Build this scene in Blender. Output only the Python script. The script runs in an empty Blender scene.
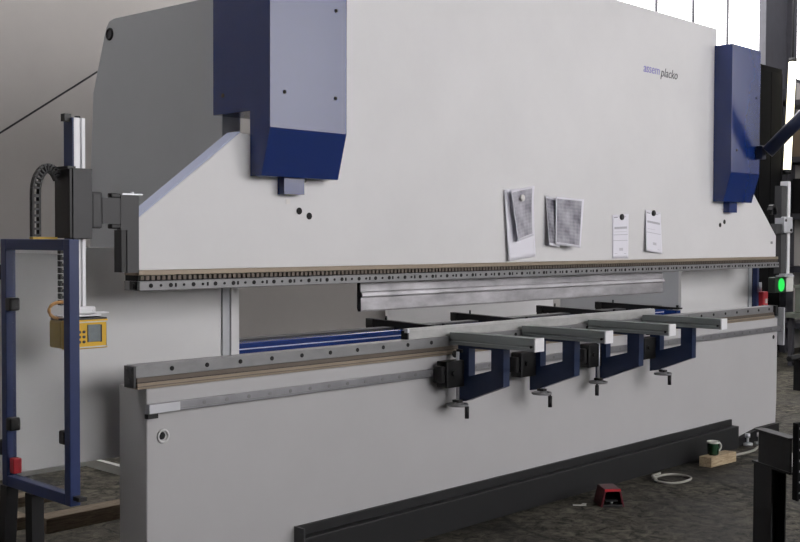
import bpy, bmesh, math, random
from mathutils import Vector, Matrix
random.seed(7)
PI = math.pi
scn = bpy.context.scene
COL = scn.collection

# ------------------------------------------------------------------ materials
def new_mat(name):
    m = bpy.data.materials.new(name); m.use_nodes = True
    nt = m.node_tree
    return m, nt, nt.nodes['Principled BSDF']

def mat(name, col, rough=0.5, metal=0.0, var=0.06, scale=6.0, bump=0.0, bscale=60.0, coat=0.0, stretch=(1, 1, 1), spec=0.5, rvar=0.0):
    """paint / metal with a faint procedural mottling of its own colour"""
    m, nt, b = new_mat(name)
    N, L = nt.nodes, nt.links
    tc = N.new('ShaderNodeTexCoord'); mp = N.new('ShaderNodeMapping')
    mp.inputs['Scale'].default_value = stretch
    L.new(tc.outputs['Object'], mp.inputs['Vector'])
    nz = N.new('ShaderNodeTexNoise'); nz.inputs['Scale'].default_value = scale
    nz.inputs['Detail'].default_value = 5; nz.inputs['Roughness'].default_value = 0.6
    L.new(mp.outputs['Vector'], nz.inputs['Vector'])
    rp = N.new('ShaderNodeValToRGB')
    rp.color_ramp.elements[0].position = 0.3; rp.color_ramp.elements[1].position = 0.7
    rp.color_ramp.elements[0].color = [c * (1 - var) for c in col] + [1]
    rp.color_ramp.elements[1].color = [min(1, c * (1 + var)) for c in col] + [1]
    L.new(nz.outputs['Fac'], rp.inputs['Fac']); L.new(rp.outputs['Color'], b.inputs['Base Color'])
    b.inputs['Roughness'].default_value = rough
    b.inputs['Metallic'].default_value = metal
    b.inputs['Specular IOR Level'].default_value = spec
    b.inputs['Coat Weight'].default_value = coat
    b.inputs['Coat Roughness'].default_value = 0.12
    if rvar:
        mr = N.new('ShaderNodeMapRange')
        mr.inputs['From Min'].default_value = .3; mr.inputs['From Max'].default_value = .7
        mr.inputs['To Min'].default_value = max(.03, rough - rvar); mr.inputs['To Max'].default_value = min(1, rough + rvar)
        L.new(nz.outputs['Fac'], mr.inputs['Value']); L.new(mr.outputs['Result'], b.inputs['Roughness'])
    if bump:
        n2 = N.new('ShaderNodeTexNoise'); n2.inputs['Scale'].default_value = bscale; n2.inputs['Detail'].default_value = 3
        L.new(tc.outputs['Object'], n2.inputs['Vector'])
        bp = N.new('ShaderNodeBump'); bp.inputs['Strength'].default_value = bump; bp.inputs['Distance'].default_value = 0.01
        L.new(n2.outputs['Fac'], bp.inputs['Height']); L.new(bp.outputs['Normal'], b.inputs['Normal'])
    return m

def emit_mat(name, col, strength):
    m, nt, b = new_mat(name)
    b.inputs['Base Color'].default_value = (*col, 1)
    b.inputs['Emission Color'].default_value = (*col, 1)
    b.inputs['Emission Strength'].default_value = strength
    return m

def floor_mat():
    m, nt, b = new_mat('oily_concrete')
    N, L = nt.nodes, nt.links
    tc = N.new('ShaderNodeTexCoord')
    def noise(s, d=6, r=.6, dist=0):
        n = N.new('ShaderNodeTexNoise'); n.inputs['Scale'].default_value = s; n.inputs['Detail'].default_value = d
        n.inputs['Roughness'].default_value = r; n.inputs['Distortion'].default_value = dist
        L.new(tc.outputs['Object'], n.inputs['Vector']); return n
    big, fine = noise(1.1, 5), noise(13, 8, .72, .8)
    r1 = N.new('ShaderNodeValToRGB')
    e = r1.color_ramp.elements
    e[0].position, e[0].color = .38, (.006, .0055, .005, 1)
    e[1].position, e[1].color = .64, (.135, .127, .105, 1)
    L.new(fine.outputs['Fac'], r1.inputs['Fac'])
    r2 = N.new('ShaderNodeValToRGB'); e = r2.color_ramp.elements
    e[0].position, e[0].color = .38, (.50, .48, .45, 1)
    e[1].position, e[1].color = .60, (1.15, 1.12, 1.05, 1)
    L.new(big.outputs['Fac'], r2.inputs['Fac'])
    mx = N.new('ShaderNodeMix'); mx.data_type = 'RGBA'; mx.blend_type = 'MULTIPLY'; mx.inputs['Factor'].default_value = 1
    L.new(r1.outputs['Color'], mx.inputs['A']); L.new(r2.outputs['Color'], mx.inputs['B'])
    # cracks
    vo = N.new('ShaderNodeTexVoronoi'); vo.feature = 'DISTANCE_TO_EDGE'; vo.inputs['Scale'].default_value = .8
    nd = noise(5, 4); va = N.new('ShaderNodeMix'); va.data_type = 'RGBA'; va.inputs['Factor'].default_value = .12
    L.new(tc.outputs['Object'], va.inputs['A']); L.new(nd.outputs['Color'], va.inputs['B'])
    L.new(va.outputs['Result'], vo.inputs['Vector'])
    cr = N.new('ShaderNodeMapRange'); cr.inputs['From Max'].default_value = .022; cr.inputs['To Min'].default_value = .22
    L.new(vo.outputs['Distance'], cr.inputs['Value'])
    m2 = N.new('ShaderNodeMix'); m2.data_type = 'RGBA'; m2.blend_type = 'MULTIPLY'; m2.inputs['Factor'].default_value = 1
    L.new(mx.outputs['Result'], m2.inputs['A']); L.new(cr.outputs['Result'], m2.inputs['B'])
    L.new(m2.outputs['Result'], b.inputs['Base Color'])
    rr = N.new('ShaderNodeMapRange'); rr.inputs['From Min'].default_value = .4; rr.inputs['From Max'].default_value = .6
    rr.inputs['To Min'].default_value = .62; rr.inputs['To Max'].default_value = .85
    L.new(big.outputs['Fac'], rr.inputs['Value']); L.new(rr.outputs['Result'], b.inputs['Roughness'])
    b.inputs['Specular IOR Level'].default_value = .3
    bp = N.new('ShaderNodeBump'); bp.inputs['Strength'].default_value = .5; bp.inputs['Distance'].default_value = .012
    L.new(fine.outputs['Fac'], bp.inputs['Height']); L.new(bp.outputs['Normal'], b.inputs['Normal'])
    return m

def pane_mat(name, tint, fac):
    m, nt, b = new_mat(name)
    N, L = nt.nodes, nt.links
    b.inputs['Base Color'].default_value = (*tint, 1); b.inputs['Roughness'].default_value = .12
    tr = N.new('ShaderNodeBsdfTransparent'); tr.inputs['Color'].default_value = (.95, .95, .95, 1)
    mx = N.new('ShaderNodeMixShader'); mx.inputs['Fac'].default_value = fac
    L.new(tr.outputs[0], mx.inputs[1]); L.new(b.outputs[0], mx.inputs[2])
    L.new(mx.outputs[0], N['Material Output'].inputs['Surface'])
    return m

def wood_mat(name, a, c, scale=9):
    m, nt, b = new_mat(name); N, L = nt.nodes, nt.links
    tc = N.new('ShaderNodeTexCoord'); mp = N.new('ShaderNodeMapping'); mp.inputs['Scale'].default_value = (1.0, 9, 9)
    L.new(tc.outputs['Object'], mp.inputs['Vector'])
    nz = N.new('ShaderNodeTexNoise'); nz.inputs['Scale'].default_value = scale; nz.inputs['Detail'].default_value = 6; nz.inputs['Distortion'].default_value = 1.2
    L.new(mp.outputs['Vector'], nz.inputs['Vector'])
    rp = N.new('ShaderNodeValToRGB'); e = rp.color_ramp.elements
    e[0].position, e[0].color = .35, (*a, 1); e[1].position, e[1].color = .65, (*c, 1)
    L.new(nz.outputs['Fac'], rp.inputs['Fac']); L.new(rp.outputs['Color'], b.inputs['Base Color'])
    b.inputs['Roughness'].default_value = .8
    return m

def paper_mat(name, ink=(), hatch=0.0, base=(.80, .79, .86)):
    """white sheet; ink = list of (u0,u1,v0,v1,grey) printed rectangles; hatch = strength of a fine printed drawing"""
    m, nt, b = new_mat(name); N, L = nt.nodes, nt.links
    uv = N.new('ShaderNodeUVMap'); sep = N.new('ShaderNodeSeparateXYZ'); L.new(uv.outputs['UV'], sep.inputs[0])
    def math_(op, a, c=None):
        n = N.new('ShaderNodeMath'); n.operation = op
        for i, v in enumerate((a, c)):
            if v is None: continue
            if isinstance(v, (int, float)): n.inputs[i].default_value = v
            else: L.new(v, n.inputs[i])
        return n.outputs[0]
    U, V = sep.outputs['X'], sep.outputs['Y']
    def rect(u0, u1, v0, v1):
        a = math_('MULTIPLY', math_('GREATER_THAN', U, u0), math_('LESS_THAN', U, u1))
        c = math_('MULTIPLY', math_('GREATER_THAN', V, v0), math_('LESS_THAN', V, v1))
        return math_('MULTIPLY', a, c)
    dark = None
    for (u0, u1, v0, v1, g) in ink:
        r = math_('MULTIPLY', rect(u0, u1, v0, v1), g)
        dark = r if dark is None else math_('MAXIMUM', dark, r)
    if hatch:
        nz = N.new('ShaderNodeTexNoise'); nz.inputs['Scale'].default_value = 2.6; nz.inputs['Detail'].default_value = 4
        L.new(uv.outputs['UV'], nz.inputs['Vector'])
        ln = math_('MULTIPLY', math_('ADD', math_('SINE', math_('MULTIPLY', V, 90.0)), 1.0), .03)
        lv = math_('MULTIPLY', math_('ADD', math_('SINE', math_('MULTIPLY', U, 40.0)), 1.0), .02)
        t = math_('ADD', math_('ADD', ln, lv), math_('MULTIPLY', nz.outputs['Fac'], 1.25))
        h = math_('MULTIPLY', math_('MULTIPLY', t, hatch), rect(.05, .93, .05, .96))
        dark = h if dark is None else math_('MAXIMUM', dark, h)
    mx = N.new('ShaderNodeMix'); mx.data_type = 'RGBA'
    mx.inputs['A'].default_value = (*base, 1); mx.inputs['B'].default_value = (.055, .05, .075, 1)
    if dark is not None: L.new(dark, mx.inputs['Factor'])
    else: mx.inputs['Factor'].default_value = 0
    L.new(mx.outputs['Result'], b.inputs['Base Color']); b.inputs['Roughness'].default_value = .7
    return m

M = {}
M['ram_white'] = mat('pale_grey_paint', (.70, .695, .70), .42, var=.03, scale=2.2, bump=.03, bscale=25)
M['beam_grey'] = mat('darkened_beam_grey', (.47, .465, .47), .42, var=.03, scale=2.2, bump=.03, bscale=25)  # darker than the ram to paint in a brightness step the lighting lacks
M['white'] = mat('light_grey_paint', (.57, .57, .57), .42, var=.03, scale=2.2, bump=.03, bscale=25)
M['cover_grey'] = mat('grey_cover_paint', (.42, .435, .455), .45, var=.03, scale=2)
M['edge'] = mat('lit_edge_blue_grey', (.42, .46, .62), .4, var=.03)  # pale blue that paints light onto the ram edge and gauge beam
M['blue'] = mat('dark_blue_paint', (.006, .025, .142), .25, var=.03, scale=2, coat=.36, spec=.5)
M['blue_arm'] = mat('deep_blue_bracket_paint', (.008, .021, .068), .42, var=.12)
M['gate_blue'] = mat('blue_frame_paint', (.013, .028, .108), .4, var=.1)
M['navy'] = mat('navy_tube_paint', (.012, .018, .045), .4, var=.1)
M['steel'] = mat('brushed_steel', (.31, .31, .325), .38, metal=.7, var=.14, scale=2.2, stretch=(2.2, 1, 1))
M['tool'] = mat('ground_tool_steel', (.48, .47, .49), .4, metal=.6, var=.25, scale=3.2, stretch=(1.6, 4, 4), rvar=.1)
M['alu'] = mat('aluminium', (.62, .63, .66), .4, metal=.55, var=.05)
M['alu_arm'] = mat('grey_aluminium_profile', (.33, .36, .355), .45, metal=.5, var=.06, stretch=(1, .3, 1))
M['bright_alu'] = mat('white_anodised_aluminium', (.80, .80, .82), .45, metal=.1, var=.03)
M['die_grey'] = mat('grey_die_steel', (.25, .25, .255), .45, metal=.45, var=.12, scale=4, stretch=(2, 4, 4))
M['die_face'] = mat('ground_die_face', (.44, .44, .43), .45, metal=.35, var=.12, scale=5, stretch=(2, 4, 4))
M['tan'] = mat('tan_bronze_strip', (.30, .245, .185), .45, metal=.35, var=.08, scale=5, stretch=(2, 4, 4))
M['dark_tan'] = mat('dark_bronze_strip', (.13, .105, .085), .5, metal=.3, var=.08)
M['black'] = mat('black_plastic', (.007, .007, .0075), .45, var=.1)
M['blackish'] = mat('black_oxide_steel', (.008, .008, .009), .5, spec=.3, metal=0, var=.15)
M['grey_dark'] = mat('dark_grey_anodised', (.045, .045, .048), .5, var=.06)
M['charcoal'] = mat('charcoal_paint', (.0075, .008, .009), .5, var=.12, scale=6)
M['soot'] = mat('matt_black_paint', (.006, .006, .0065), .9, var=.1, spec=.08)
M['hole'] = mat('black_hole', (.006, .006, .006), .8, var=0)
M['yellow'] = mat('yellow_enamel', (.70, .42, .02), .4, var=.06)
M['yellow_dark'] = mat('yellow_housing', (.46, .30, .02), .5, var=.08)
M['lcd'] = mat('grey_display', (.20, .23, .24), .25, var=.12, scale=30)
M['red'] = mat('red_plastic', (.45, .018, .03), .4, var=.1)
M['red_dark'] = mat('dark_red_enamel', (.085, .005, .011), .4, var=.2, scale=20)
M['orange'] = mat('orange_cable_sheath', (.50, .25, .06), .5, var=.08)
M['cable'] = mat('pale_grey_cable', (.36, .35, .31), .6, var=.08)
M['green_led'] = emit_mat('lit_green_lamp', (.01, .50, .06), .42)
M['green_dark'] = mat('green_lens_housing', (.010, .018, .012), .4, var=.1)
M['tube'] = emit_mat('lit_fluorescent_tube', (1.0, .93, .70), 1.0)
M['wood'] = wood_mat('pale_softwood', (.30, .22, .13), (.50, .40, .26))
M['old_wood'] = wood_mat('weathered_timber', (.10, .075, .05), (.20, .16, .115))
M['mug_green'] = mat('green_glazed_enamel', (.012, .045, .02), .25, var=.15, coat=.3)
M['mug_white'] = mat('white_glaze', (.62, .62, .58), .25, var=.05)
M['wall'] = mat('beige_plaster', (.40, .38, .36), .85, var=.06, scale=1.2, bump=.08, bscale=8)
M['wall_dark'] = mat('dark_sheet_cladding', (.10, .10, .105), .8, var=.1)
M['kerb'] = mat('white_kerb_paint', (.50, .50, .47), .7, var=.08)
M['ceiling'] = mat('ceiling_cladding', (.16, .16, .16), .8, var=.08)
M['floor'] = floor_mat()
M['column'] = mat('dark_steel_column_paint', (.045, .045, .055), .5, var=.15)
M['pane'] = pane_mat('clear_polycarbonate', (.55, .60, .58), .10)
M['glass'] = pane_mat('window_glass', (.8, .85, .9), .04)
M['beige_box'] = mat('cardboard_brown', (.16, .12, .085), .8, var=.1)
M['grey_box'] = mat('grey_green_crate', (.13, .145, .12), .7, var=.1)
M['logo_blue'] = mat('violet_blue_lettering', (.30, .28, .62), .5, var=0)
M['logo_dark'] = mat('charcoal_lettering', (.10, .10, .11), .5, var=0)
M['magnet_white'] = mat('white_magnet', (.72, .70, .68), .4, var=.03)
M['paper_plain'] = paper_mat('white_paper')
M['paper_hatch'] = paper_mat('grey_drawing_print', hatch=.85)
M['paper_hatch_dark'] = paper_mat('dark_drawing_print', hatch=1.15)
M['paper_hatch_mid'] = paper_mat('mid_drawing_print', hatch=.95)
M['paper_form'] = paper_mat('printed_form', [(.10, .32, .93, .95, .75), (.62, .85, .935, .948, .5), (.12, .9, .67, .72, .45), (.12, .9, .60, .61, .3), (.05, .95, .53, .545, .35),
                                             (.05, .95, .40, .41, .45), (.42, .66, .17, .235, .30), (.72, .86, .10, .11, .5), (.12, .30, .10, .11, .4)])
M['paper_form_tilt'] = paper_mat('printed_form_tilted', [(.08, .30, .925, .945, .75), (.60, .86, .93, .945, .5), (.10, .92, .70, .75, .45), (.10, .6, .55, .56, .25), (.05, .95, .46, .475, .35),
                                                  (.42, .64, .18, .245, .30), (.70, .88, .08, .09, .4)])

# ------------------------------------------------------------------ mesh builder
class MB:
    def __init__(self): self.bm = bmesh.new(); self.mi = 0
    def m(self, i): self.mi = i; return self
    def _f(self, faces):
        for f in faces: f.material_index = self.mi
    def box(self, x0, x1, y0, y1, z0, z1, bev=0.0, mtx=None):
        tmp = bmesh.new(); r = bmesh.ops.create_cube(tmp, size=1)
        bmesh.ops.transform(tmp, matrix=Matrix.Translation(((x0+x1)/2, (y0+y1)/2, (z0+z1)/2)) @ Matrix.Diagonal((abs(x1-x0), abs(y1-y0), abs(z1-z0), 1)), verts=tmp.verts)
        if bev: bmesh.ops.bevel(tmp, geom=tmp.edges[:], offset=bev, segments=2, affect='EDGES', profile=.5)
        if mtx is not None: bmesh.ops.transform(tmp, matrix=mtx, verts=tmp.verts)
        self.add(tmp); return self
    def add(self, tmp, smooth=False):
        vs = {v: self.bm.verts.new(v.co) for v in tmp.verts}
        for f in tmp.faces:
            try: nf = self.bm.faces.new([vs[v] for v in f.verts])
            except ValueError: continue
            nf.material_index = self.mi; nf.smooth = smooth or f.smooth
        tmp.free()
    def prism(self, pts, axis, a, b, bev=0.0, mtx=None):
        """polygon extruded along axis: 'x' pts=(y,z); 'y' pts=(x,z); 'z' pts=(x,y)"""
        def P(p, t): return {'x': (t, p[0], p[1]), 'y': (p[0], t, p[1]), 'z': (p[0], p[1], t)}[axis]
        tmp = bmesh.new()
        A = [tmp.verts.new(P(p, a)) for p in pts]; B = [tmp.verts.new(P(p, b)) for p in pts]
        n = len(pts); tmp.faces.new(A); tmp.faces.new(B[::-1])
        for i in range(n): tmp.faces.new((A[i], B[i], B[(i+1) % n], A[(i+1) % n]))
        bmesh.ops.recalc_face_normals(tmp, faces=tmp.faces[:])
        if bev: bmesh.ops.bevel(tmp, geom=tmp.edges[:], offset=bev, segments=2, affect='EDGES', profile=.5)
        if mtx is not None: bmesh.ops.transform(tmp, matrix=mtx, verts=tmp.verts)
        self.add(tmp); return self
    def cyl(self, p0, p1, r, n=16, r2=None):
        p0, p1 = Vector(p0), Vector(p1); d = p1 - p0
        tmp = bmesh.new()
        bmesh.ops.create_cone(tmp, cap_ends=True, segments=n, radius1=r, radius2=r if r2 is None else r2, depth=d.length)
        for f in tmp.faces: f.smooth = len(f.verts) == 4
        q = d.to_track_quat('Z', 'Y').to_matrix().to_4x4()
        bmesh.ops.transform(tmp, matrix=Matrix.Translation((p0+p1)/2) @ q, verts=tmp.verts)
        self.add(tmp); return self
    def torus(self, c, R, r, nr=28, ns=10, mtx=None):
        tmp = bmesh.new(); rows = []
        for i in range(nr):
            a = 2*PI*i/nr
            rows.append([tmp.verts.new(((R+r*math.cos(2*PI*j/ns))*math.cos(a), (R+r*math.cos(2*PI*j/ns))*math.sin(a), r*math.sin(2*PI*j/ns))) for j in range(ns)])
        for i in range(nr):
            for j in range(ns):
                f = tmp.faces.new((rows[i][j], rows[(i+1) % nr][j], rows[(i+1) % nr][(j+1) % ns], rows[i][(j+1) % ns])); f.smooth = True
        bmesh.ops.transform(tmp, matrix=Matrix.Translation(c) @ (mtx or Matrix()), verts=tmp.verts)
        self.add(tmp); return self
    def tube(self, pts, r, ns=8, closed=False):
        pts = [Vector(p) for p in pts]; tmp = bmesh.new(); rows = []; n = len(pts)
        for i, p in enumerate(pts):
            t = (pts[(i+1) % n] - pts[i-1]) if closed or 0 < i < n-1 else (pts[1]-pts[0] if i == 0 else pts[-1]-pts[-2])
            t.normalize(); up = Vector((0, 0, 1)) if abs(t.z) < .9 else Vector((0, 1, 0))
            s = t.cross(up).normalized(); u = s.cross(t)
            rows.append([tmp.verts.new(p + r*(math.cos(2*PI*j/ns)*s + math.sin(2*PI*j/ns)*u)) for j in range(ns)])
        for i in range(n if closed else n-1):
            for j in range(ns):
                f = tmp.faces.new((rows[i][j], rows[(i+1) % n][j], rows[(i+1) % n][(j+1) % ns], rows[i][(j+1) % ns])); f.smooth = True
        if not closed: tmp.faces.new(rows[0][::-1]); tmp.faces.new(rows[-1])
        bmesh.ops.recalc_face_normals(tmp, faces=tmp.faces[:])
        self.add(tmp); return self
    def lathe(self, prof, c, ns=28):
        tmp = bmesh.new(); rows = [[tmp.verts.new((r*math.cos(2*PI*j/ns)+c[0], r*math.sin(2*PI*j/ns)+c[1], z+c[2])) for j in range(ns)] for r, z in prof]
        for a, b in zip(rows, rows[1:]):
            for j in range(ns):
                f = tmp.faces.new((a[j], a[(j+1) % ns], b[(j+1) % ns], b[j])); f.smooth = True
        self.add(tmp); return self
    def build(self, name, mats, parent=None, bevel=0.0):
        me = bpy.data.meshes.new(name); bmesh.ops.recalc_face_normals(self.bm, faces=self.bm.faces[:])
        self.bm.to_mesh(me); self.bm.free()
        o = bpy.data.objects.new(name, me); COL.objects.link(o)
        for mm in (mats if isinstance(mats, (list, tuple)) else [mats]): me.materials.append(M[mm])
        if bevel:
            bv = o.modifiers.new('bevel', 'BEVEL'); bv.width = bevel; bv.segments = 2; bv.limit_method = 'ANGLE'; bv.angle_limit = math.radians(50)
        if parent is not None:
            o.parent = parent
            root = parent
            while root.parent is not None: root = root.parent
            base = root.get('_base')
            if base is not None and parent is root: pass
        return o

def tag(o, label=None, cat=None, group=None, kind=None):
    if label: o['label'] = label
    if cat: o['category'] = cat
    if group: o['group'] = group
    if kind: o['kind'] = kind
    return o
def thing(name, label, cat, loc=(0, 0, 0), group=None):
    o = bpy.data.objects.new(name, None); COL.objects.link(o); o.location = loc
    o.empty_display_size = .1
    return tag(o, label, cat, group)
def settle(root):
    """children were modelled in world coordinates: shift their meshes so the Empty can stand at the thing's base"""
    off = root.location.copy()
    done = set()
    def walk(o):
        for ch in o.children:
            if ch.type == 'MESH' and ch.data.name not in done:
                ch.data.transform(Matrix.Translation(-off)); done.add(ch.data.name)
            walk(ch)
    bpy.context.view_layer.update()
    walk(root)
def struct(mb, name, m): return tag(mb.build(name, m), kind='structure')
def copy_tree(o, parent=None):
    c = o.copy(); COL.objects.link(c); c.parent = parent
    for ch in list(o.children): copy_tree(ch, c)
    return c

def each(name, m, parent, items):
    """every fastener or hole is a part of its own; items are (p0, p1, radius[, sides])"""
    for it in items:
        MB().cyl(it[0], it[1], it[2], it[3] if len(it) > 3 else 12).build(name, m, parent)

# ------------------------------------------------------------------ the hall
YB = 3.0                 # back wall
XL, XR, YF, ZC = -6.0, 18.0, -11.0, 7.0
struct(MB().box(XL, XR, YF, YB+.2, -.15, 0), 'floor', 'floor')
SK = (-4.5, 16.0, .7, 2.5)
b = MB(); b.box(XL, XR, YF, SK[2], ZC, ZC+.15); b.box(XL, XR, SK[3], YB+.2, ZC, ZC+.15); b.box(XL, SK[0], SK[2], SK[3], ZC, ZC+.15); b.box(SK[1], XR, SK[2], SK[3], ZC, ZC+.15)
struct(b, 'ceiling', 'ceiling')
w = tag(MB().box(SK[0], SK[1], SK[2], SK[2]+.06, ZC, ZC+.1).box(SK[0], SK[1], SK[3]-.06, SK[3], ZC, ZC+.1).build('window_3', 'column'), kind='structure')
MB().box(SK[0], SK[1], SK[2]+.06, SK[3]-.06, ZC+.05, ZC+.06).build('pane', 'glass', w)
struct(MB().box(XL-.15, XL, YF, YB+.2, 0, ZC), 'wall_left', 'wall_dark')
RW = (-10.4, -7.5, 3.0, 6.5)  # unseen window, added and sized for its reflection in the right cover
b = MB(); b.box(XR, XR+.15, YF, YB+.2, 0, RW[2]); b.box(XR, XR+.15, YF, YB+.2, RW[3], ZC); b.box(XR, XR+.15, YF, RW[0], RW[2], RW[3]); b.box(XR, XR+.15, RW[1], YB+.2, RW[2], RW[3])
struct(b, 'wall_right', 'wall_dark')
w = tag(MB().box(XR+.04, XR+.1, RW[0], RW[1], RW[2], RW[2]+.06).box(XR+.04, XR+.1, RW[0], RW[1], RW[3]-.06, RW[3]).build('reflection_window', 'column'), kind='structure')
MB().box(XR+.07, XR+.075, RW[0], RW[1], RW[2]+.06, RW[3]-.06).build('pane', 'glass', w)
WX0, WX1, WZ0, WZ1 = 5.5, 16.6, 3.92, 6.6
b = MB(); b.box(XL, XR, YB, YB+.2, 0, WZ0); b.box(XL, WX0, YB, YB+.2, WZ0, ZC); b.box(WX1, XR, YB, YB+.2, WZ0, ZC); b.box(WX0, WX1, YB, YB+.2, WZ1, ZC)
struct(b, 'wall_back', 'wall')
FX0, FX1, FZ0, FZ1 = -2.0, 12.2, 2.2, 6.8
b = MB(); b.box(XL, XR, YF-.2, YF, 0, FZ0); b.box(XL, FX0, YF-.2, YF, FZ0, ZC); b.box(FX1, XR, YF-.2, YF, FZ0, ZC); b.box(FX0, FX1, YF-.2, YF, FZ1, ZC)
struct(b, 'wall_front', 'wall_dark')
# window band of the back wall: frame bars and one pane
mull = [9.30, 10.20, 11.12, 8.40, 7.50, 6.60, 13.9, 14.8, 15.7]
w = tag(MB().box(WX0, WX1, YB+.02, YB+.10, WZ0, WZ0+.06).box(WX0, WX1, YB+.02, YB+.10, WZ1-.06, WZ1).build('window_1', 'column'), kind='structure')
for x in mull: MB().box(x-.016, x+.016, YB+.03, YB+.055, WZ0+.06, WZ1-.06).build('mullion', 'column', w)
MB().box(WX0, WX1, YB+.055, YB+.06, WZ0, WZ1).build('pane', 'glass', w)
# window band of the front wall, behind the viewer
w = tag(MB().box(FX0, FX1, YF-.08, YF-.07, FZ0, FZ1).build('window_2', 'glass'), kind='structure')
for k in range(6): MB().box(FX0+(FX1-FX0)*k/5-.04, FX0+(FX1-FX0)*k/5+.04, YF-.12, YF-.04, FZ0, FZ1).build('mullion', 'column', w)
struct(MB().box(-2.0, 1.48, YB-.10, YB, 0, .17).box(1.46, 1.50, 1.2, YB, 0, .06), 'baseboard_back', 'kerb')
struct(MB().box(4.5, 7.02, 2.90, 2.94, .0, 1.5, .003), 'lit_wall_panel', 'ram_white')  # pale panel added to brighten the wall seen through the throat
# steel I column in front of the back wall
b = MB(); b.box(11.92, 12.06, 2.88, 2.98, 0, ZC); b.box(12.06, 12.74, 2.95, 2.98, 0, ZC); b.box(12.74, 12.92, 2.88, 2.98, 0, ZC)
tag(struct(b, 'trim_1', 'column'))

# ------------------------------------------------------------------ press brake
pb = thing('press_brake', 'huge light grey press brake with dark blue cylinder covers spanning the hall', 'press brake', (3.04, 0.3, 0))
RX0, RX1 = 0.0, 6.085
# ram plate
ram = [(RX0, 1.47), (RX0, 1.683), (.55, 2.087), (1.06, 2.087), (1.06, 3.185), (5.04, 3.185), (5.04, 2.087), (5.535, 2.087), (RX1, 1.64), (RX1, 1.47)]
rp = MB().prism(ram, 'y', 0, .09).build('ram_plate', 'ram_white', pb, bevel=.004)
MB().prism([(-.001, 1.683), (-.001, 1.69), (.548, 2.094), (.552, 2.089)], 'y', .0, .09).build('lit_edge_strip', 'edge', rp)  # strip coloured as the blue light along the slanted ram edge
each('bolt_hole', 'hole', rp, [((x, -.003, z), (x, .01, z), .017) for x, z in ((.908, 1.739), (.972, 1.716), (5.122, 1.719), (5.19, 1.744))])
MB().box(.825, .850, -.002, .01, 1.770, 1.795).build('sticker', 'magnet_white', rp)
MB().box(5.985, 6.02, -.002, .01, 1.575, 1.595).build('sticker', 'die_grey', rp)
# upper clamp rail
cr = MB().box(RX0, RX1, -.022, .09, 1.449, 1.471, .003).build('clamp_strip', 'tan', pb)
b = MB().m(0).box(RX0+.002, RX1-.002, -.012, .085, 1.424, 1.449)
b.m(1)
x = .01
while x < RX1-.02:
    b.box(x, x+.016, -.020, -.010, 1.429, 1.447); x += .027
b.build('toothed_strip', ['hole', 'dark_tan'], pb)
b = MB().m(0).box(RX0-.005, RX1-.01, -.035, .085, 1.384, 1.425, .003)
b.m(1); x = .05; k = 0
while x < RX1-.05:
    b.cyl((x, -.038, 1.406), (x, -.03, 1.406), .0095 if k % 2 == 0 else .006, 10)
    if k % 3 == 2: b.box(x+.022, x+.030, -.038, -.03, 1.398, 1.414)
    x += .068 if k % 3 == 2 else .05; k += 1
b.build('tool_clamp', ['die_grey', 'hole'], pb)
MB().box(RX0-.012, RX0-.004, -.030, .03, 1.388, 1.425).cyl((-.012, -.0, 1.405), (-.02, -.0, 1.405), .013).build('end_cap', 'black', pb)
# lettering on the ram
def lettering(txt, x, z, size, m, shear=0.0):
    cu = bpy.data.curves.new('lettering', 'FONT'); cu.body = txt; cu.size = size; cu.extrude = .0008; cu.shear = shear
    o = bpy.data.objects.new('tmp', cu); COL.objects.link(o); bpy.context.view_layer.update()
    me = bpy.data.meshes.new_from_object(o.evaluated_get(bpy.context.evaluated_depsgraph_get()))
    bpy.data.objects.remove(o)
    me.transform(Matrix.Translation((x, -.0015, z)) @ Matrix.Rotation(PI/2, 4, 'X')); me.materials.clear(); me.materials.append(M[m])
    ob = bpy.data.objects.new('lettering', me); COL.objects.link(ob); ob.parent = rp
lettering('assem', 4.005, 2.752, .088, 'logo_blue', .1)
lettering('placko', 4.232, 2.745, .088, 'logo_dark', .25)

# side frames (C frames): upper cover plate, throat edge, foot
def frame(x0, x1, side):
    t = .11
    prof = [(.36, .0), (.36, 1.60), (.28, 1.60), (.28, 2.775), (1.235, 2.79), (1.285, 2.78), (1.318, 2.745), (1.45, 2.41), (1.49, 1.87), (1.49, .7), (.9, .55), (.9, 0)]
    f = MB().prism(prof, 'x', x0, x1).build('side_frame', 'cover_grey', pb, bevel=.004)
    return f
fl = frame(.665, .775, -1); fr = frame(5.16, 5.27, 1)
MB().torus((.664, 1.275, 2.71), .027, .008, mtx=Matrix.Rotation(PI/2, 4, 'Y')).build('lifting_eye', 'blackish', fl)
MB().cyl((.662, 1.275, 2.71), (.70, 1.275, 2.71), .024).build('eye_bore', 'column', fl)
# pale front edges of the frames in the throat
MB().box(.708, .750, .335, .36, .96, 1.5).build('throat_edge', 'cover_grey', fl); MB().box(.752, .800, .325, .36, .96, 1.5).build('throat_edge', 'white', fl)
MB().box(5.150, 5.255, .335, .36, .96, 1.5).build('throat_edge', 'white', fr)
# side guard panels left and right of the throat
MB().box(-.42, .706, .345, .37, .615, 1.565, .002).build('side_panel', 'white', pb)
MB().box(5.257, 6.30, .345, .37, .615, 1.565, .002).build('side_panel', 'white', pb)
MB().box(6.30, 6.355, .335, .37, .615, 1.565).build('panel_trim', 'cover_grey', pb)

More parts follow.
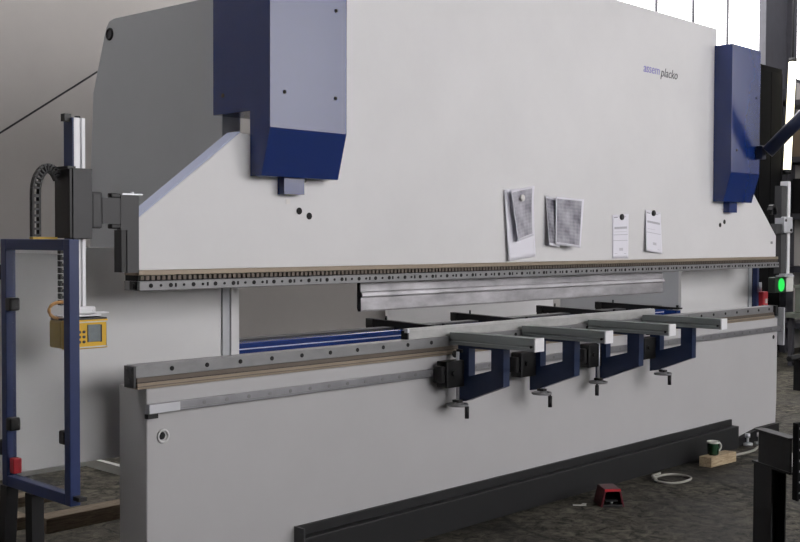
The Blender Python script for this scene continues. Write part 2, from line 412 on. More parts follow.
# cylinder covers
def cover(x0, x1, ztop):
    prof = [(-.145, 2.11), (-.145, ztop), (.279, ztop), (.279, 2.192), (.0, 2.192), (-.002, 1.892), (-.085, 1.892)]
    c = MB().prism(prof, 'x', x0, x1).build('cylinder_cover', 'blue', pb, bevel=.003)
    xc = x0 + .225
    each('bolt', 'hole', c, [((x, -.148, z), (x, -.14, z), .009) for x, z in ((x0+.085, 2.275), (x1-.075, 2.275), (x1-.072, 2.69))])
    each('bolt', 'hole', c, [((x0-.003, .20, 2.28), (x0+.01, .20, 2.28), .010)])
    MB().box(xc-.06, xc+.065, -.05, -.001, 1.815, 1.895).build('piston_tongue', 'blue', c)
    MB().cyl((xc+.075, -.04, 1.885), (xc+.075, -.01, 1.885), .012).build('stud', 'black', c)
    return c
cover(.608, 1.085, 3.055); cover(5.005, 5.465, 3.055)

# lower beam
lb = [(.05, .02), (.05, .965), (6.135, .965), (6.135, .30), (6.115, .02)]
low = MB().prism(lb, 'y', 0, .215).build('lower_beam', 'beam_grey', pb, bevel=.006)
each('bolt_hole', 'hole', low, [((.125, -.003, .755), (.125, .01, .755), .017), ((6.06, -.003, .81), (6.06, .01, .81), .017)])
MB().torus((.132, -.001, .752), .026, .006, mtx=Matrix.Rotation(PI/2, 4, 'X')).build('hole_ring', 'white', low)
# die holder on the lower beam
b = MB().m(0).box(0, 6.07, .002, .075, 1.014, 1.067, .002)
b.m(1); x = .18
while x < 6.0: b.cyl((x, -.001, 1.042), (x, .006, 1.042), .0105, 10); x += .187
b.build('die_holder', ['die_grey', 'hole'], pb)
b = MB().m(0).box(.0, 6.06, -.006, .075, .995, 1.014); b.m(1).box(.0, 6.06, -.010, .075, .966, .992, .002); b.m(2).box(.0, 6.06, -.004, .07, .991, .996)
b.m(0).box(.0, 6.06, -.014, .07, .976, .979)
b.build('crowning_strip', ['dark_tan', 'tan', 'hole'], pb)
MB().box(6.055, 6.10, -.02, .10, .985, 1.069).build('end_cap', 'black', pb)
MB().box(-.012, -.001, .0, .075, .972, 1.064).cyl((-.012, .02, 1.045), (-.016, .02, 1.045), .009).cyl((-.012, .055, 1.045), (-.016, .055, 1.045), .009).cyl((-.012, .04, 1.0), (-.016, .04, 1.0), .009).build('end_plate', 'grey_dark', pb)
# guide rail
gr = MB().m(0).box(.045, 6.16, -.028, -.002, .858, .900, .003).m(1).box(.045, 6.16, -.031, -.02, .868, .871).build('guide_rail', ['steel', 'die_grey'], pb)
each('rail_screw', 'die_grey', gr, [((.33+.125*k, -.0305, .882), (.33+.125*k, -.026, .882), .009, 10) for k in range(46)])
MB().box(.045, .20, -.032, -.026, .861, .898).build('rail_stop', 'alu', gr)
MB().box(.04, .09, -.028, .0, .838, .858).build('rail_bracket', 'black', gr)
MB().box(6.14, 6.165, -.05, .10, .74, 1.05, .003).build('end_bracket', 'cover_grey', pb)
# plinth bar along the foot of the beam
b = MB().m(0).box(.885, 5.33, -.072, -.001, 0, .172, .004).m(0).box(.885, 5.318, -.02, -.001, .165, .219, .002)
b.build('plinth_bar', ['charcoal'], pb)
MB().box(.877, .886, -.072, -.001, 0, .219).build('plinth_end', 'grey_dark', pb)
# levelling feet at the right end
for x, y in ((5.50, -.06), (5.60, -.11)):
    MB().cyl((x, y, .0), (x, y, .018), .04).cyl((x, y, .018), (x, y, .075), .010).cyl((x, y, .06), (x, y, .09), .022, 6).build('levelling_foot', 'alu', pb)
MB().prism([(5.33, 0), (5.34, .05), (5.75, .10), (6.1, .10), (6.1, 0)], 'y', -.04, -.002).build('foot_wedge', 'blackish', pb)
# back gauge
MB().m(0).box(.80, 5.14, .40, .47, .985, 1.078, .006).m(1).box(.81, 5.13, .394, .40, 1.044, 1.049).build('gauge_beam', ['blue', 'edge'], pb)  # the thin pale stripe is a painted highlight
MB().box(.80, 5.14, .50, .585, 1.04, 1.085).build('gauge_table', 'grey_dark', pb)
for i, (x, y0, y1) in enumerate(((2.11, .10, .74), (2.89, .10, .74), (3.91, .12, .80), (4.64, .05, .78))):
    f = MB().prism([(y0, 1.098), (y0, 1.110), (y1, 1.125), (y1, 1.075), (y0+.30, 1.072), (y0+.28, 1.090)], 'x', x-.022, x+.022).build('gauge_finger', 'blackish', pb)
    MB().box(x-.03, x+.03, y1-.06, y1-.01, 1.03, 1.12).build('finger_post', 'black', f)
    each('adjusting_pin', 'blackish', f, [((x, y1-.15, 1.11), (x, y1-.15, 1.145), .006), ((x, y0+.03, 1.10), (x, y0+.03, 1.128), .010)])
    if i == 3: MB().box(x-.03, x+.03, y0+.02, y0+.12, 1.062, 1.09).build('finger_block', 'blue', f)
settle(pb)

# ------------------------------------------------------------------ tooling
pt = thing('punch_tool', 'long bright steel punch with a ridge along it hanging below the upper clamp', 'press tool', (2.88, .03, 1.232))
b = MB().prism([(.030, 1.232), (.046, 1.232), (.052, 1.25), (.052, 1.383), (.030, 1.383), (.030, 1.337), (.020, 1.330), (.014, 1.312), (.027, 1.303), (.027, 1.240)], 'x', 1.352, 4.345)
b.build('blade', 'tool', pt, bevel=.001)
MB().prism([(.031, 1.234), (.045, 1.234), (.051, 1.252), (.051, 1.381), (.031, 1.381), (.031, 1.336), (.021, 1.329), (.016, 1.312), (.028, 1.302), (.028, 1.242)], 'x', 1.346, 1.352).build('end_face', 'blackish', pt)
settle(pt)
dt = thing('bending_die', 'long grey bending die bar lying on the lower beam behind the support arms', 'press tool', (2.95, .05, 1.067))
MB().prism([(.016, 1.068), (.016, 1.112), (.022, 1.124), (.030, 1.124), (.038, 1.112), (.046, 1.124), (.058, 1.124), (.066, 1.112), (.066, 1.068)], 'x', 1.70, 4.22).build('die_body', 'die_face', dt)
MB().box(1.690, 1.70, .018, .064, 1.068, 1.114).build('end_face', 'blackish', dt)
MB().box(1.684, 1.70, .012, .035, 1.104, 1.126).build('end_hook', 'alu', dt)
settle(dt)

# ------------------------------------------------------------------ support arms
def make_arm():
    r = thing('sheet_support_arm', '-', 'support arm', (0, 0, 0), 'sheet support arms on the front rail')
    a = MB()
    a.prism([(-.038, 1.025), (-.038, 1.043), (-.030, 1.045), (-.030, 1.053), (-.038, 1.055), (-.038, 1.093), (.038, 1.093), (.038, 1.025)], 'y', -.59, -.012)
    bar = a.build('support_bar', 'alu_arm', r, bevel=.0015)
    MB().box(-.039, .039, -.60, -.59, 1.023, 1.094, .002).build('end_plate', 'bright_alu', bar)
    MB().cyl((-.039, -.57, 1.047), (-.030, -.57, 1.047), .007).build('slot_nut', 'black', bar)
    p = MB()
    p.prism([(-.068, 1.025), (-.068, .710), (-.128, .721), (-.145, .729), (-.145, 1.025)], 'x', -.030, .024)
    p.prism([(-.145, .729), (-.385, .822), (-.385, .925), (-.145, .858)], 'x', -.030, .024)
    p.box(-.030, .024, -.385, -.301, .90, 1.025)
    p.box(-.030, .024, -.301, -.145, 1.012, 1.025)
    br = p.build('bracket', 'blue_arm', r)
    c = MB().box(-.17, .045, -.112, -.034, .80, .945, .006).box(-.20, -.17, -.10, -.034, .83, .92, .006)
    c.cyl((-.12, -.112, .88), (-.12, -.126, .88), .016).cyl((-.03, -.06, .975), (-.05, -.06, .975), .02)
    c.build('rail_carriage', 'black', r)
    MB().box(-.045, -.031, -.105, -.068, .985, 1.003).build('spindle_nut', 'black', r)
    return r
arm0 = make_arm()
labels = ['leftmost sheet support arm, its handwheel nearest the camera', 'second sheet support arm from the left, crank hanging below its middle',
          'third sheet support arm from the left, crank at its wheel\'s left', 'rightmost sheet support arm, farthest along the front rail']
AX = [2.036, 2.690, 3.385, 4.045]
arms = [arm0] + [copy_tree(arm0) for _ in range(3)]
spin = [(-.058, -.090, .99), (-.02, -.150, .735), (-.052, -.105, .99), (-.03, -.170, .735)]     # spindle place and its upper end
angs = [math.radians(a) for a in (-32, -80, 205, -25)]
for a, x, l, g, (sx, sy, top) in zip(arms, AX, labels, angs, spin):
    a.location.x = x; a['label'] = l
    sp = MB().cyl((sx, sy, .69), (sx, sy, top), .009).build('spindle', 'alu', a)
    MB().box(sx-.018, sx+.018, sy-.022, sy+.022, .714, .727).build('spindle_bearing', 'black', sp)
    h = MB().torus((sx, sy, .700), .054, .0075).cyl((sx, sy, .688), (sx, sy, .712), .013).cyl((sx-.052, sy, .700), (sx+.052, sy, .700), .006)
    hw = h.build('handwheel', 'die_grey', a)
    cx, cy = sx + .054*math.cos(g), sy + .054*math.sin(g)
    MB().cyl((cx, cy, .705), (cx, cy, .685), .006).cyl((cx, cy, .688), (cx, cy, .622), .0125, 14).build('crank_handle', 'black', hw)

# ------------------------------------------------------------------ laser guards on the ram ends
lg = thing('laser_guard', 'black laser guard carriage with yellow control box on a silver post left of press', 'laser guard', (-.25, .05, 1.16))
rl = MB().prism([(-.285, .0), (-.285, .07), (-.235, .07), (-.235, .0), (-.250, .0), (-.252, .012), (-.258, .012), (-.260, .0)], 'z', 1.315, 2.09).build('rail', 'bright_alu', lg, bevel=.001)
MB().box(-.291, -.285, .002, .07, 1.315, 2.09).build('rail_side', 'gate_blue', rl)
MB().box(-.315, -.285, .02, .05, 2.075, 2.105).build('rail_cap', 'black', rl); MB().box(-.26, -.245, .02, .04, 2.09, 2.10).build('rail_cap', 'black', rl)
ca = MB().box(-.311, -.224, -.035, -.002, 1.603, 1.885, .003).build('carriage', 'grey_dark', lg)
MB().box(-.325, -.3115, -.032, .085, 1.606, 1.883, .003).box(-.3115, -.224, .072, .085, 1.606, 1.883).build('carriage_side', 'black', ca)
MB().box(-.325, -.29, -.02, .085, 1.883, 1.893).build('carriage_top', 'black', ca)
ar = MB().box(-.224, -.175, -.03, .0, 1.645, 1.795, .008).box(-.175, -.09, -.028, -.004, 1.665, 1.772).build('mounting_arm', 'grey_dark', lg)
MB().box(-.135, -.091, -.032, .002, 1.772, 1.792, .005).build('arm_pad', 'black', ar); MB().box(-.135, -.091, -.032, .002, 1.645, 1.665, .005).build('arm_pad', 'black', ar)
bk = MB().box(-.090, -.004, -.03, .0, 1.64, 1.785).box(-.060, -.004, -.03, .0, 1.462, 1.64).build('ram_bracket', 'grey_dark', lg)
MB().box(-.085, -.061, -.025, .03, 1.464, 1.64).build('bracket_rib', 'black', bk)
MB().box(-.085, .012, -.034, .01, 1.786, 1.792).cyl((-.03, -.02, 1.79), (-.03, -.02, 1.80), .008).build('bracket_clip', 'alu', bk)
# drag chain: an arch of box links
b = MB(); path = []
for i in range(7): path.append((-.427, 1.612 + i*.026))
for i in range(1, 13):
    a = PI - i*PI*.80/12
    path.append((-.372 + .055*math.cos(a), 1.780 + .105*math.sin(a)))
for i, ((x0, z0), (x1, z1)) in enumerate(zip(path, path[1:])):
    d = Vector((x1-x0, 0, z1-z0)); ang = math.atan2(d.x, d.z); L_ = d.length
    mt = Matrix.Translation(((x0+x1)/2, .05, (z0+z1)/2)) @ Matrix.Rotation(ang, 4, 'Y')
    for sx in (-.014, .014): b.box(sx-.004, sx+.004, -.012, .012, -L_*.52, L_*.52, mtx=mt)
    b.box(-.014, .014, -.012, .012, -L_*.5, -L_*.5+L_*.35, mtx=mt)
ch = b.build('drag_chain', 'black', lg)
MB().box(-.445, -.340, .035, .065, 1.592, 1.610).build('chain_anchor', 'yellow_dark', ch)
b = MB()
for i in range(9):
    z = 1.335 + i*.026
    b.box(-.330, -.322, .03, .055, z, z+.022); b.box(-.303, -.295, .03, .055, z, z+.022); b.box(-.325, -.30, .05, .055, z, z+.012)
b.build('lower_chain', 'black', lg)
MB().box(-.345, -.17, -.01, .05, 1.288, 1.296, .002).box(-.292, -.200, -.02, .0, 1.297, 1.330, .008).cyl((-.212, -.022, 1.312), (-.212, -.018, 1.312), .006).box(-.2, -.135, -.01, .03, 1.298, 1.303).build('hanger_plate', 'bright_alu', lg)
sc_ = MB().box(-.348, -.160, -.045, .0, 1.160, 1.278, .006).build('control_box', 'yellow', lg)
MB().prism([(-.347, .0), (-.161, .0), (-.17, .10), (-.345, .10)], 'z', 1.163, 1.275, .008).build('box_back', 'yellow_dark', sc_)
MB().box(-.343, -.164, -.04, .09, 1.276, 1.284).build('box_lid', 'grey_dark', sc_)
MB().box(-.256, -.198, -.050, -.044, 1.188, 1.258, .002).build('display', 'lcd', sc_)
MB().box(-.198, -.192, -.049, -.044, 1.186, 1.256).build('display_edge', 'black', sc_)
each('button', 'grey_dark', sc_, [((x, -.049, z), (x, -.044, z), .006, 10) for x in (-.292, -.272) for z in (1.190, 1.210, 1.230)])
b = MB().box(-.345, -.164, -.0475, -.0445, 1.266, 1.271).box(-.345, -.164, -.0475, -.0445, 1.165, 1.170).box(-.170, -.164, -.0475, -.0445, 1.165, 1.271).box(-.345, -.340, -.0475, -.0445, 1.165, 1.271)
b.build('box_border', 'mug_white', sc_)
b = MB()
pts = [(-.340 - .042*math.sin(a), .03, 1.316 + .032*math.cos(a) - .0) for a in [i*PI*1.15/14 for i in range(15)]]
b.tube([(-.29, .03, 1.350)] + pts + [(-.33, .03, 1.284)], .007)
b.build('cable', 'orange', lg)
settle(lg)

lr = thing('laser_receiver', 'grey laser receiver with lit green lamp on an aluminium post right of press', 'laser guard', (6.32, .05, 1.165))
rr = MB().box(6.345, 6.395, .02, .09, 1.325, 2.10).build('rail', 'bright_alu', lr, bevel=.002)
MB().box(6.245, 6.345, .03, .09, 1.325, 2.06).build('rail_side', 'grey_dark', rr)
MB().box(6.20, 6.36, -.02, .019, 1.665, 1.80, .01).box(6.19, 6.20, -.02, .06, 1.67, 1.79).build('carriage', 'alu', lr)
each('carriage_bolt', 'black', lr, [((6.22, -.018, 1.77), (6.22, -.026, 1.77), .012), ((6.32, -.018, 1.69), (6.32, -.026, 1.69), .012)])
MB().box(6.086, 6.20, -.0, .05, 1.66, 1.74).build('ram_bracket', 'grey_dark', lr)
b = MB()
for i in range(7):
    a = PI*i/6; b.box(-.012, .012, -.02, .02, -.013, .013, mtx=Matrix.Translation((6.12 + .045*math.cos(a), .05, 1.83 + .06*math.sin(a))) @ Matrix.Rotation(-a, 4, 'Y'))
b.build('drag_chain', 'blackish', lr)
MB().box(6.22, 6.42, -.01, .06, 1.300, 1.312).box(6.24, 6.30, -.012, .04, 1.312, 1.326).box(6.32, 6.39, -.012, .04, 1.312, 1.326).build('hanger_plate', 'alu', lr)
bx = MB().box(6.36, 6.50, .03, .09, 1.17, 1.297, .006).build('receiver_box', 'mug_white', lr)
gl = MB().box(6.14, 6.36, .03, .09, 1.168, 1.297, .008).build('lamp_housing', 'green_dark', lr)
MB().cyl((6.255, .024, 1.232), (6.255, .032, 1.232), .056, 24).build('lamp_lens', 'green_led', gl)
settle(lr)

# ------------------------------------------------------------------ safety gates
GX = -.50
sg = thing('safety_gate', 'blue framed safety gate with clear pane left of the press', 'gate', (GX, -.1, 0))
b = MB(); y0, y1, z0, z1, t = -.372, .155, .622, 1.602, .042
b.box(GX-t/2, GX+t/2, y0, y0+t, z0, z1, .003).box(GX-t/2, GX+t/2, y1-t, y1, z0, z1, .003).box(GX-t/2, GX+t/2, y0+t, y1-t, z1-t, z1, .003).box(GX-t/2, GX+t/2, y0+t, y1-t, z0, z0+t, .003)
b.build('frame', 'gate_blue', sg)
MB().box(GX+.004, GX+.009, y0+.03, y1-.03, z0+.03, z1-.055).build('pane', 'pane', sg)
for y, z in ((y1-.058, 1.345), (y1-.058, .87), (y0+.058, .87)):
    MB().box(GX-.024, GX+.02, y-.022, y+.022, z-.026, z+.026, .007).build('pane_clamp', 'black', sg)
for z in (1.47, .77):
    MB().cyl((GX-.01, y1+.015, z-.03), (GX-.01, y1+.015, z+.03), .015).build('hinge', 'black', sg)
MB().box(GX-.015, GX+.02, y1-.085, y1-.05, .675, .735, .004).build('switch', 'red', sg)
MB().box(GX-.01, GX+.02, y0-.045, y0, .645, .66).build('latch', 'black', sg)
for y, s in ((y1-.02, 1), (-.065, -.2)):
    MB().prism([(y-.026, .621), (y+.026, .621), (y+.06*s+.026, 0), (y+.06*s-.026, 0)], 'x', GX-.025, GX+.025).build('leg', 'blackish', sg)
settle(sg)
gp = thing('guard_post', 'slim blue guard post with red switch box at right end of press', 'guard post', (6.395, .34, 0))
MB().box(6.375, 6.415, .30, .34, 0, 1.60, .003).build('post', 'gate_blue', gp)
MB().box(6.35, 6.45, .26, .38, 0, .012).build('foot_plate', 'gate_blue', gp)
sw = MB().box(6.416, 6.51, .26, .33, 1.02, 1.16, .008).build('switch_box', 'red', gp)
MB().box(6.445, 6.48, .252, .26, 1.06, 1.10).build('switch_label', 'mug_white', sw)
MB().cyl((6.44, .30, 1.16), (6.44, .30, 1.24), .012).build('switch_key', 'alu', sw)
settle(gp)

# ------------------------------------------------------------------ papers and magnets on the ram
def sheet(name, m, tl, tr, bl, br, curl, label, group=None, y0=-.004, n=14):
    bm = bmesh.new(); uvl = bm.loops.layers.uv.new('UVMap'); V = []
    for j in range(n+1):
        v = j/n
        row = []
        for i in range(n+1):
            u = i/n
            x = (tl[0]*(1-u)+tr[0]*u)*v + (bl[0]*(1-u)+br[0]*u)*(1-v)
            z = (tl[1]*(1-u)+tr[1]*u)*v + (bl[1]*(1-u)+br[1]*u)*(1-v)
            row.append(bm.verts.new((x, y0 - max(0, curl(u, v)), z)))
        V.append(row)
    for j in range(n):
        for i in range(n):
            f = bm.faces.new((V[j][i], V[j][i+1], V[j+1][i+1], V[j+1][i])); f.smooth = True
            for l, (a, c) in zip(f.loops, ((i, j), (i+1, j), (i+1, j+1), (i, j+1))): l[uvl].uv = (a/n, c/n)
    me = bpy.data.meshes.new(name); bm.to_mesh(me); bm.free(); me.materials.append(M[m])
    o = bpy.data.objects.new(name, me); COL.objects.link(o)
    s = o.modifiers.new('thickness', 'SOLIDIFY'); s.thickness = .0008; s.offset = 1
    return tag(o, label, 'paper', group)
G = 'papers stuck to the ram'
sheet('paper_sheet', 'paper_plain', (2.478, 1.894), (2.765, 1.92), (2.512, 1.479), (2.795, 1.503), lambda u, v: .012*(1-u)*(1-v) + .006*(1-u), 'tall white sheet stuck to the ram at far left of the papers', G)
sheet('paper_sheet', 'paper_hatch', (2.500, 1.888), (2.715, 1.924), (2.560, 1.592), (2.752, 1.630), lambda u, v: .018 + .030*(1-u)**2*(1-v*.3) + .03*u**3*v*v, 'smaller grey printed sheet pinned over the tall white sheet', G)
sheet('paper_sheet', 'paper_hatch_dark', (2.885, 1.871), (3.03, 1.853), (2.885, 1.572), (3.01, 1.560), lambda u, v: .006 + .02*u*(1-v)+.03*(1-u)**2*(1-v), 'narrow dark printed sheet half hidden at left of the curled pair', G)
sheet('paper_sheet', 'paper_hatch_mid', (2.962, 1.870), (3.215, 1.858), (2.960, 1.576), (3.180, 1.552), lambda u, v: .026 + .04*math.sin(PI*u)*(1-v)*.6 + .035*(u**2), 'wide grey printed sheet in front of the curled pair on the ram', G)
sheet('paper_sheet', 'paper_form', (3.634, 1.768), (3.831, 1.779), (3.641, 1.484), (3.826, 1.482), lambda u, v: .004*u*(1-v), 'small upright printed form, third paper group from left on ram', G)
sheet('paper_sheet', 'paper_form_tilt', (4.045, 1.812), (4.245, 1.795), (4.026, 1.529), (4.265, 1.506), lambda u, v: .016*(1-v)*(1-u)+.006*(1-v), 'rightmost printed form on the ram, bottom edge lifted off the steel', G)
def magnet(x, z, y, m, label):
    b = MB().cyl((x, y, z), (x, y-.010, z), .020, 20).cyl((x, y-.010, z), (x, y-.013, z), .016, 20)
    tag(b.build('magnet', m), label, 'magnet', 'magnets holding papers on the ram')
magnet(2.612, 1.850, -.036, 'magnet_white', 'white round magnet on the grey sheet over the tall white paper')
magnet(3.742, 1.757, -.005, 'black', 'black round magnet at top of the upright printed form')
magnet(4.143, 1.790, -.006, 'black', 'black round magnet at top of the rightmost printed form')

# ------------------------------------------------------------------ things on the floor by the plinth
wb = MB().prism([(4.500, -.185), (4.515, -.272), (4.845, -.295), (4.835, -.205)], 'z', 0, .072).build('timber_block', 'wood', bevel=.002)
tag(wb, 'pale squared timber block on the floor against the plinth', 'timber')
mg = thing('mug', 'dark green mug with white rim and handle standing on the timber block', 'mug', (4.615, -.232, .0725))
b = MB().m(0).lathe([(.0, 0), (.033, 0), (.038, .006), (.041, .045), (.044, .085)], (4.615, -.232, .0725))
b.m(1).lathe([(.044, .085), (.045, .098), (.0425, .099), (.041, .085), (.036, .012), (.0, .010)], (4.615, -.232, .0725))
b.build('cup', ['mug_green', 'mug_white'], mg)
b = MB(); dx, dy = math.cos(-.35), math.sin(-.35)
b.tube([(4.615+dx*(.036+.038*math.sin(a)), -.232+dy*(.036+.038*math.sin(a)), .0725+.055+.032*math.cos(a)) for a in [i*PI/12 for i in range(13)]], .006)
b.build('handle', 'mug_white', mg)
settle(mg)
fp = thing('foot_pedal', 'dark red hooded foot pedal on the floor in front of the plinth', 'foot pedal', (3.10, -.36, 0))
Q = Matrix.Translation((3.095, -.345, 0)) @ Matrix.Rotation(math.radians(-40), 4, 'Z') @ Matrix.Scale(.85, 4)
b = MB()
b.prism([(-.088, .0), (-.058, .128), (.058, .128), (.088, .0), (.072, .0), (.048, .112), (-.048, .112), (-.072, .0)], 'y', -.09, .09, mtx=Q)
b.prism([(-.075, .0), (-.05, .116), (.05, .116), (.075, .0)], 'y', .082, .092, mtx=Q)
b.build('hood', 'red_dark', fp, bevel=.003)
MB().box(-.07, .07, -.10, .09, 0, .018, .004, mtx=Q).build('base_plate', 'black', fp)
MB().prism([(-.07, .035), (-.07, .05), (.06, .07), (.06, .055)], 'x', -.042, .042, mtx=Q).build('pedal', 'blackish', fp)
MB().box(-.058, .058, -.093, -.088, .112, .130, mtx=Q).build('hood_lip', 'red', fp)
MB().cyl(Q @ Vector((0, -.06, .018)), Q @ Vector((0, -.06, .032)), .009).build('pivot_screw', 'alu', fp)
settle(fp)
pts = []
for i in range(40):
    a = 2*PI*i/40*1.06
    pts.append((3.965 + .155*math.cos(a+2.6) + .01*math.sin(3*a), -.275 + .105*math.sin(a+2.6), .009 + (.012 if i > 36 else 0)))
pts += [(3.90, -.165, .02), (3.98, -.14, .012), (4.06, -.13, .009)]
tag(MB().tube(pts, .0085).build('cable_loop', 'cable'), 'pale cable coiled in a loop on the dark floor', 'cable')
tag(MB().tube([(4.86, -.16, .010), (5.0, -.20, .010), (5.15, -.22, .010), (5.3, -.215, .010), (5.42, -.18, .010), (5.7, -.16, .010)], .010).build('floor_cable', 'cable'), 'pale cable running right along the floor beyond the timber block', 'cable')
b = MB().box(-.04, .04, -.012, .012, 0, .004, mtx=Matrix.Translation((2.945, -.235, 0)) @ Matrix.Rotation(-.9, 4, 'Z')).box(-.02, .03, -.02, .004, .004, .008, mtx=Matrix.Translation((2.955, -.245, 0)) @ Matrix.Rotation(.3, 4, 'Z'))
tag(b.build('paper_scrap', 'mug_white'), 'crumpled pale scrap on the floor left of the red pedal', 'litter')
# timbers behind the left end
tag(MB().box(.375, 1.30, 1.46, 1.58, 0, .085, .004).build('timber_beam', 'old_wood'), 'weathered squared timber beam on the floor behind the press end', 'timber', 'timbers behind the left end')
tag(MB().box(-.35, .50, 1.66, 1.82, 0, .07, .004, mtx=Matrix.Translation((-.12, -.02, 0))).build('timber_beam', 'old_wood'), 'flat timber on the floor below the blue safety gate', 'timber', 'timbers behind the left end')
tag(MB().box(-.20, .95, 2.12, 2.24, 0, .06, .004).build('timber_beam', 'old_wood'), 'farthest dark timber on the floor toward the back wall', 'timber', 'timbers behind the left end')
# wire across the back wall
tag(MB().tube([(.30, 2.90, 1.93), (.842, 2.90, 2.292), (1.56, 2.90, 2.77), (2.0, 2.92, 3.06)], .0065).build('wall_cable', 'blackish'), 'thin dark cable running diagonally up the beige wall', 'cable')

# ------------------------------------------------------------------ pendant arm
pa = thing('pendant_arm', 'dark blue slanting tube arm at the right cylinder cover', 'arm', (5.44, -.146, 2.24))
P0 = Vector((5.425, -.225, 2.275)); P1 = Vector((5.685, -.75, 2.90))
MB().cyl(P0, P1, .050, 20).build('tube', 'navy', pa)
MB().box(5.39, 5.46, -.20, -.1485, 2.225, 2.325, .004).build('mounting_plate', 'navy', pa)
settle(pa)

# ------------------------------------------------------------------ stand in the right foreground
F_ = 1098.86
def dirv(deg): a = math.radians(deg); return Vector((math.sin(a), math.cos(a), 0))
st = thing('steel_stand', 'black steel stand with beam and perforated bracket on top in right foreground', 'stand', (1.643, -2.078, 0))
SX, SY = 1.643, -2.078
BA = 211.0                                     # heading of the beam, towards the viewer's right
Rm = Matrix.Translation((SX, SY, 0)) @ Matrix.Rotation(-math.radians(BA), 4, 'Z')
b = MB()
b.box(-.033, -.027, -.125, .0, .0, .695, mtx=Rm).box(.030, .036, -.125, .0, .0, .695, mtx=Rm).box(-.027, .030, -.066, -.060, .0, .695, mtx=Rm)
b.build('post', 'blackish', st, bevel=.001)
b = MB().box(-.034, .045, -.127, .13, .695, .705, mtx=Rm).box(.0, .052, -.105, .132, .834, .840, mtx=Rm).box(.034, .042, -.085, .13, .705, .834, mtx=Rm).box(-.02, .034, -.08, -.07, .705, .834, mtx=Rm)
b.build('top_beam', 'blackish', st, bevel=.001)
MB().box(-.12, .12, -.12, .12, 0, .012, mtx=Rm).build('base_plate', 'blackish', st)
b = MB().m(0).box(-.26, .034, .133, .138, .60, .90, mtx=Rm).box(.026, .034, .138, .165, .60, .90, mtx=Rm)
b.m(1)
for k in range(7):
    for x in (.008, -.06, -.128): b.cyl(Rm @ Vector((x, .1375, .625+k*.042)), Rm @ Vector((x, .1395, .625+k*.042)), .0045, 8)
b.build('perforated_bracket', ['soot', 'alu_arm'], st)
settle(st)
# perforated upright beside the stand
tag(MB().box(4.72, 5.25, -.70, -.60, 0, .05, .003).box(4.74, 5.25, -.69, -.61, .0505, .075, .003).build('steel_bar', 'alu'), 'pale flat bars lying on the floor right of the stand', 'bar')

# ------------------------------------------------------------------ far right background
rk = thing('storage_rack', 'tall dark steel rack against the far back wall', 'rack', (13.6, 2.6, 0))
for x in (12.55, 14.35):
    for y in (2.2, 2.85): MB().box(x-.04, x+.04, y-.04, y+.04, 0, 3.75).build('upright', 'column', rk)
for z in (.35, 1.15, 1.9, 2.7, 3.5): MB().box(12.51, 14.39, 2.16, 2.89, z, z+.08).build('shelf', 'column', rk)
settle(rk)
for (x0, x1, z, h, m, lab) in ((12.65, 13.7, 1.98, .5, 'blackish', 'black crate on the middle rack shelf'), (12.65, 13.8, 2.78, .55, 'beige_box', 'brown carton on the fourth rack shelf')):
    tag(MB().box(x0, x1, 2.3, 2.8, z+.001, z+h, .01).box(x0+.02, x1-.02, 2.295, 2.3, z+h*.7, z+h*.72).build('crate', m), lab, 'crate', 'boxes on the far rack')

tl = thing('ceiling_tube_lamp', 'lit fluorescent tube lamp hanging upright beside the steel column', 'lamp', (11.87, 2.5, 2.5))
MB().cyl((11.805, 2.5, 2.552), (11.935, 2.5, 4.019), .050).build('tube', 'tube', tl)
MB().cyl((11.80, 2.5, 2.50), (11.805, 2.5, 2.552), .055).cyl((11.935, 2.5, 4.019), (11.939, 2.5, 4.07), .055).build('end_cap', 'black', tl)
MB().cyl((11.939, 2.5, 4.07), (11.96, 2.5, ZC), .008).build('hanging_wire', 'black', tl)
settle(tl)
ck = thing('steel_locker', 'tall black steel locker standing in front of the steel column', 'locker', (11.5, 2.75, 0))
MB().box(11.13, 11.84, 2.60, 2.87, 0, 3.92, .01).build('body', 'soot', ck)
for x0, x1 in ((11.15, 11.48), (11.49, 11.82)): MB().box(x0, x1, 2.585, 2.60, .1, 3.85, .005).build('door', 'soot', ck)
settle(ck)
wk = thing('work_table', 'low dark work table on the floor at the far right', 'table', (11.8, 1.85, 0))
MB().box(10.9, 13.0, 1.6, 2.1, .62, .68).build('table_top', 'grey_box', wk)
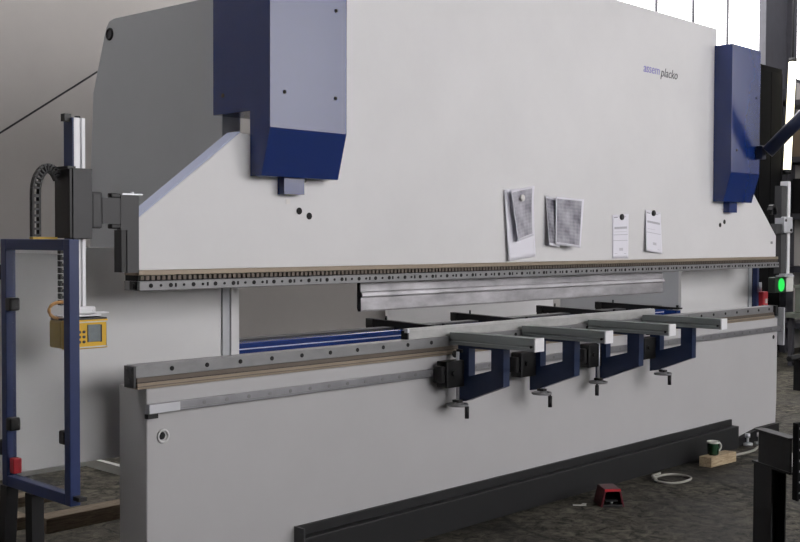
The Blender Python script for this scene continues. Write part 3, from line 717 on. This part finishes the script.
for x in (11.0, 12.9):
    for y in (1.65, 2.05): MB().box(x-.03, x+.03, y-.03, y+.03, 0, .62).build('leg', 'column', wk)
MB().box(10.9, 13.0, 1.64, 1.66, .18, .24).build('stretcher', 'blackish', wk)
settle(wk)
tag(MB().box(10.98, 12.0, 1.70, 2.0, .681, 1.0, .01).box(10.96, 12.02, 1.68, 2.02, 1.0, 1.03).build('crate', 'grey_box'), 'grey green crate standing on the low dark work table', 'crate')
tag(MB().box(10.6, 11.5, 1.25, 1.45, 0, .16, .01).build('crate', 'alu_arm'), 'flat pale box on the floor before the work table', 'crate')
tag(MB().cyl((8.6, 1.0, .355), (12.5, 1.25, .355), .03).box(8.8, 8.86, .96, 1.04, 0, .33).box(11.8, 11.86, 1.16, 1.24, 0, .33).build('barrier_rail', 'blackish'), 'low black tube rail along the floor behind press', 'rail')

# ------------------------------------------------------------------ light, camera
wd = bpy.data.worlds.new('overcast'); scn.world = wd; wd.use_nodes = True
bg = wd.node_tree.nodes['Background']
bg.inputs['Color'].default_value = (1.0, .975, .985, 1); bg.inputs['Strength'].default_value = 3.0

cam = bpy.data.cameras.new('camera'); co = bpy.data.objects.new('camera', cam); COL.objects.link(co); scn.camera = co
cam.sensor_fit = 'HORIZONTAL'; cam.sensor_width = 36; cam.lens = 1098.86/800*36; cam.clip_start = .05
yaw, pitch, roll = .808806, .0297727, -.0035629
Fv = Vector((math.sin(yaw)*math.cos(pitch), math.cos(yaw)*math.cos(pitch), -math.sin(pitch)))
Rv = Vector((math.cos(yaw), -math.sin(yaw), 0)); Uv = Rv.cross(Fv)
c, s = math.cos(roll), math.sin(roll)
# image right axis and up axis after the small roll
Xc = c*Rv - s*Uv
Yc = s*Rv + c*Uv
mw = Matrix(((Xc.x, Yc.x, -Fv.x, -2.58), (Xc.y, Yc.y, -Fv.y, -4.0), (Xc.z, Yc.z, -Fv.z, 1.61), (0, 0, 0, 1)))
co.matrix_world = mw

scn.view_settings.view_transform = 'Standard'; scn.view_settings.look = 'None'
scn.view_settings.gamma = 1; scn.view_settings.use_curve_mapping = False
scn.view_settings.exposure = 1.22
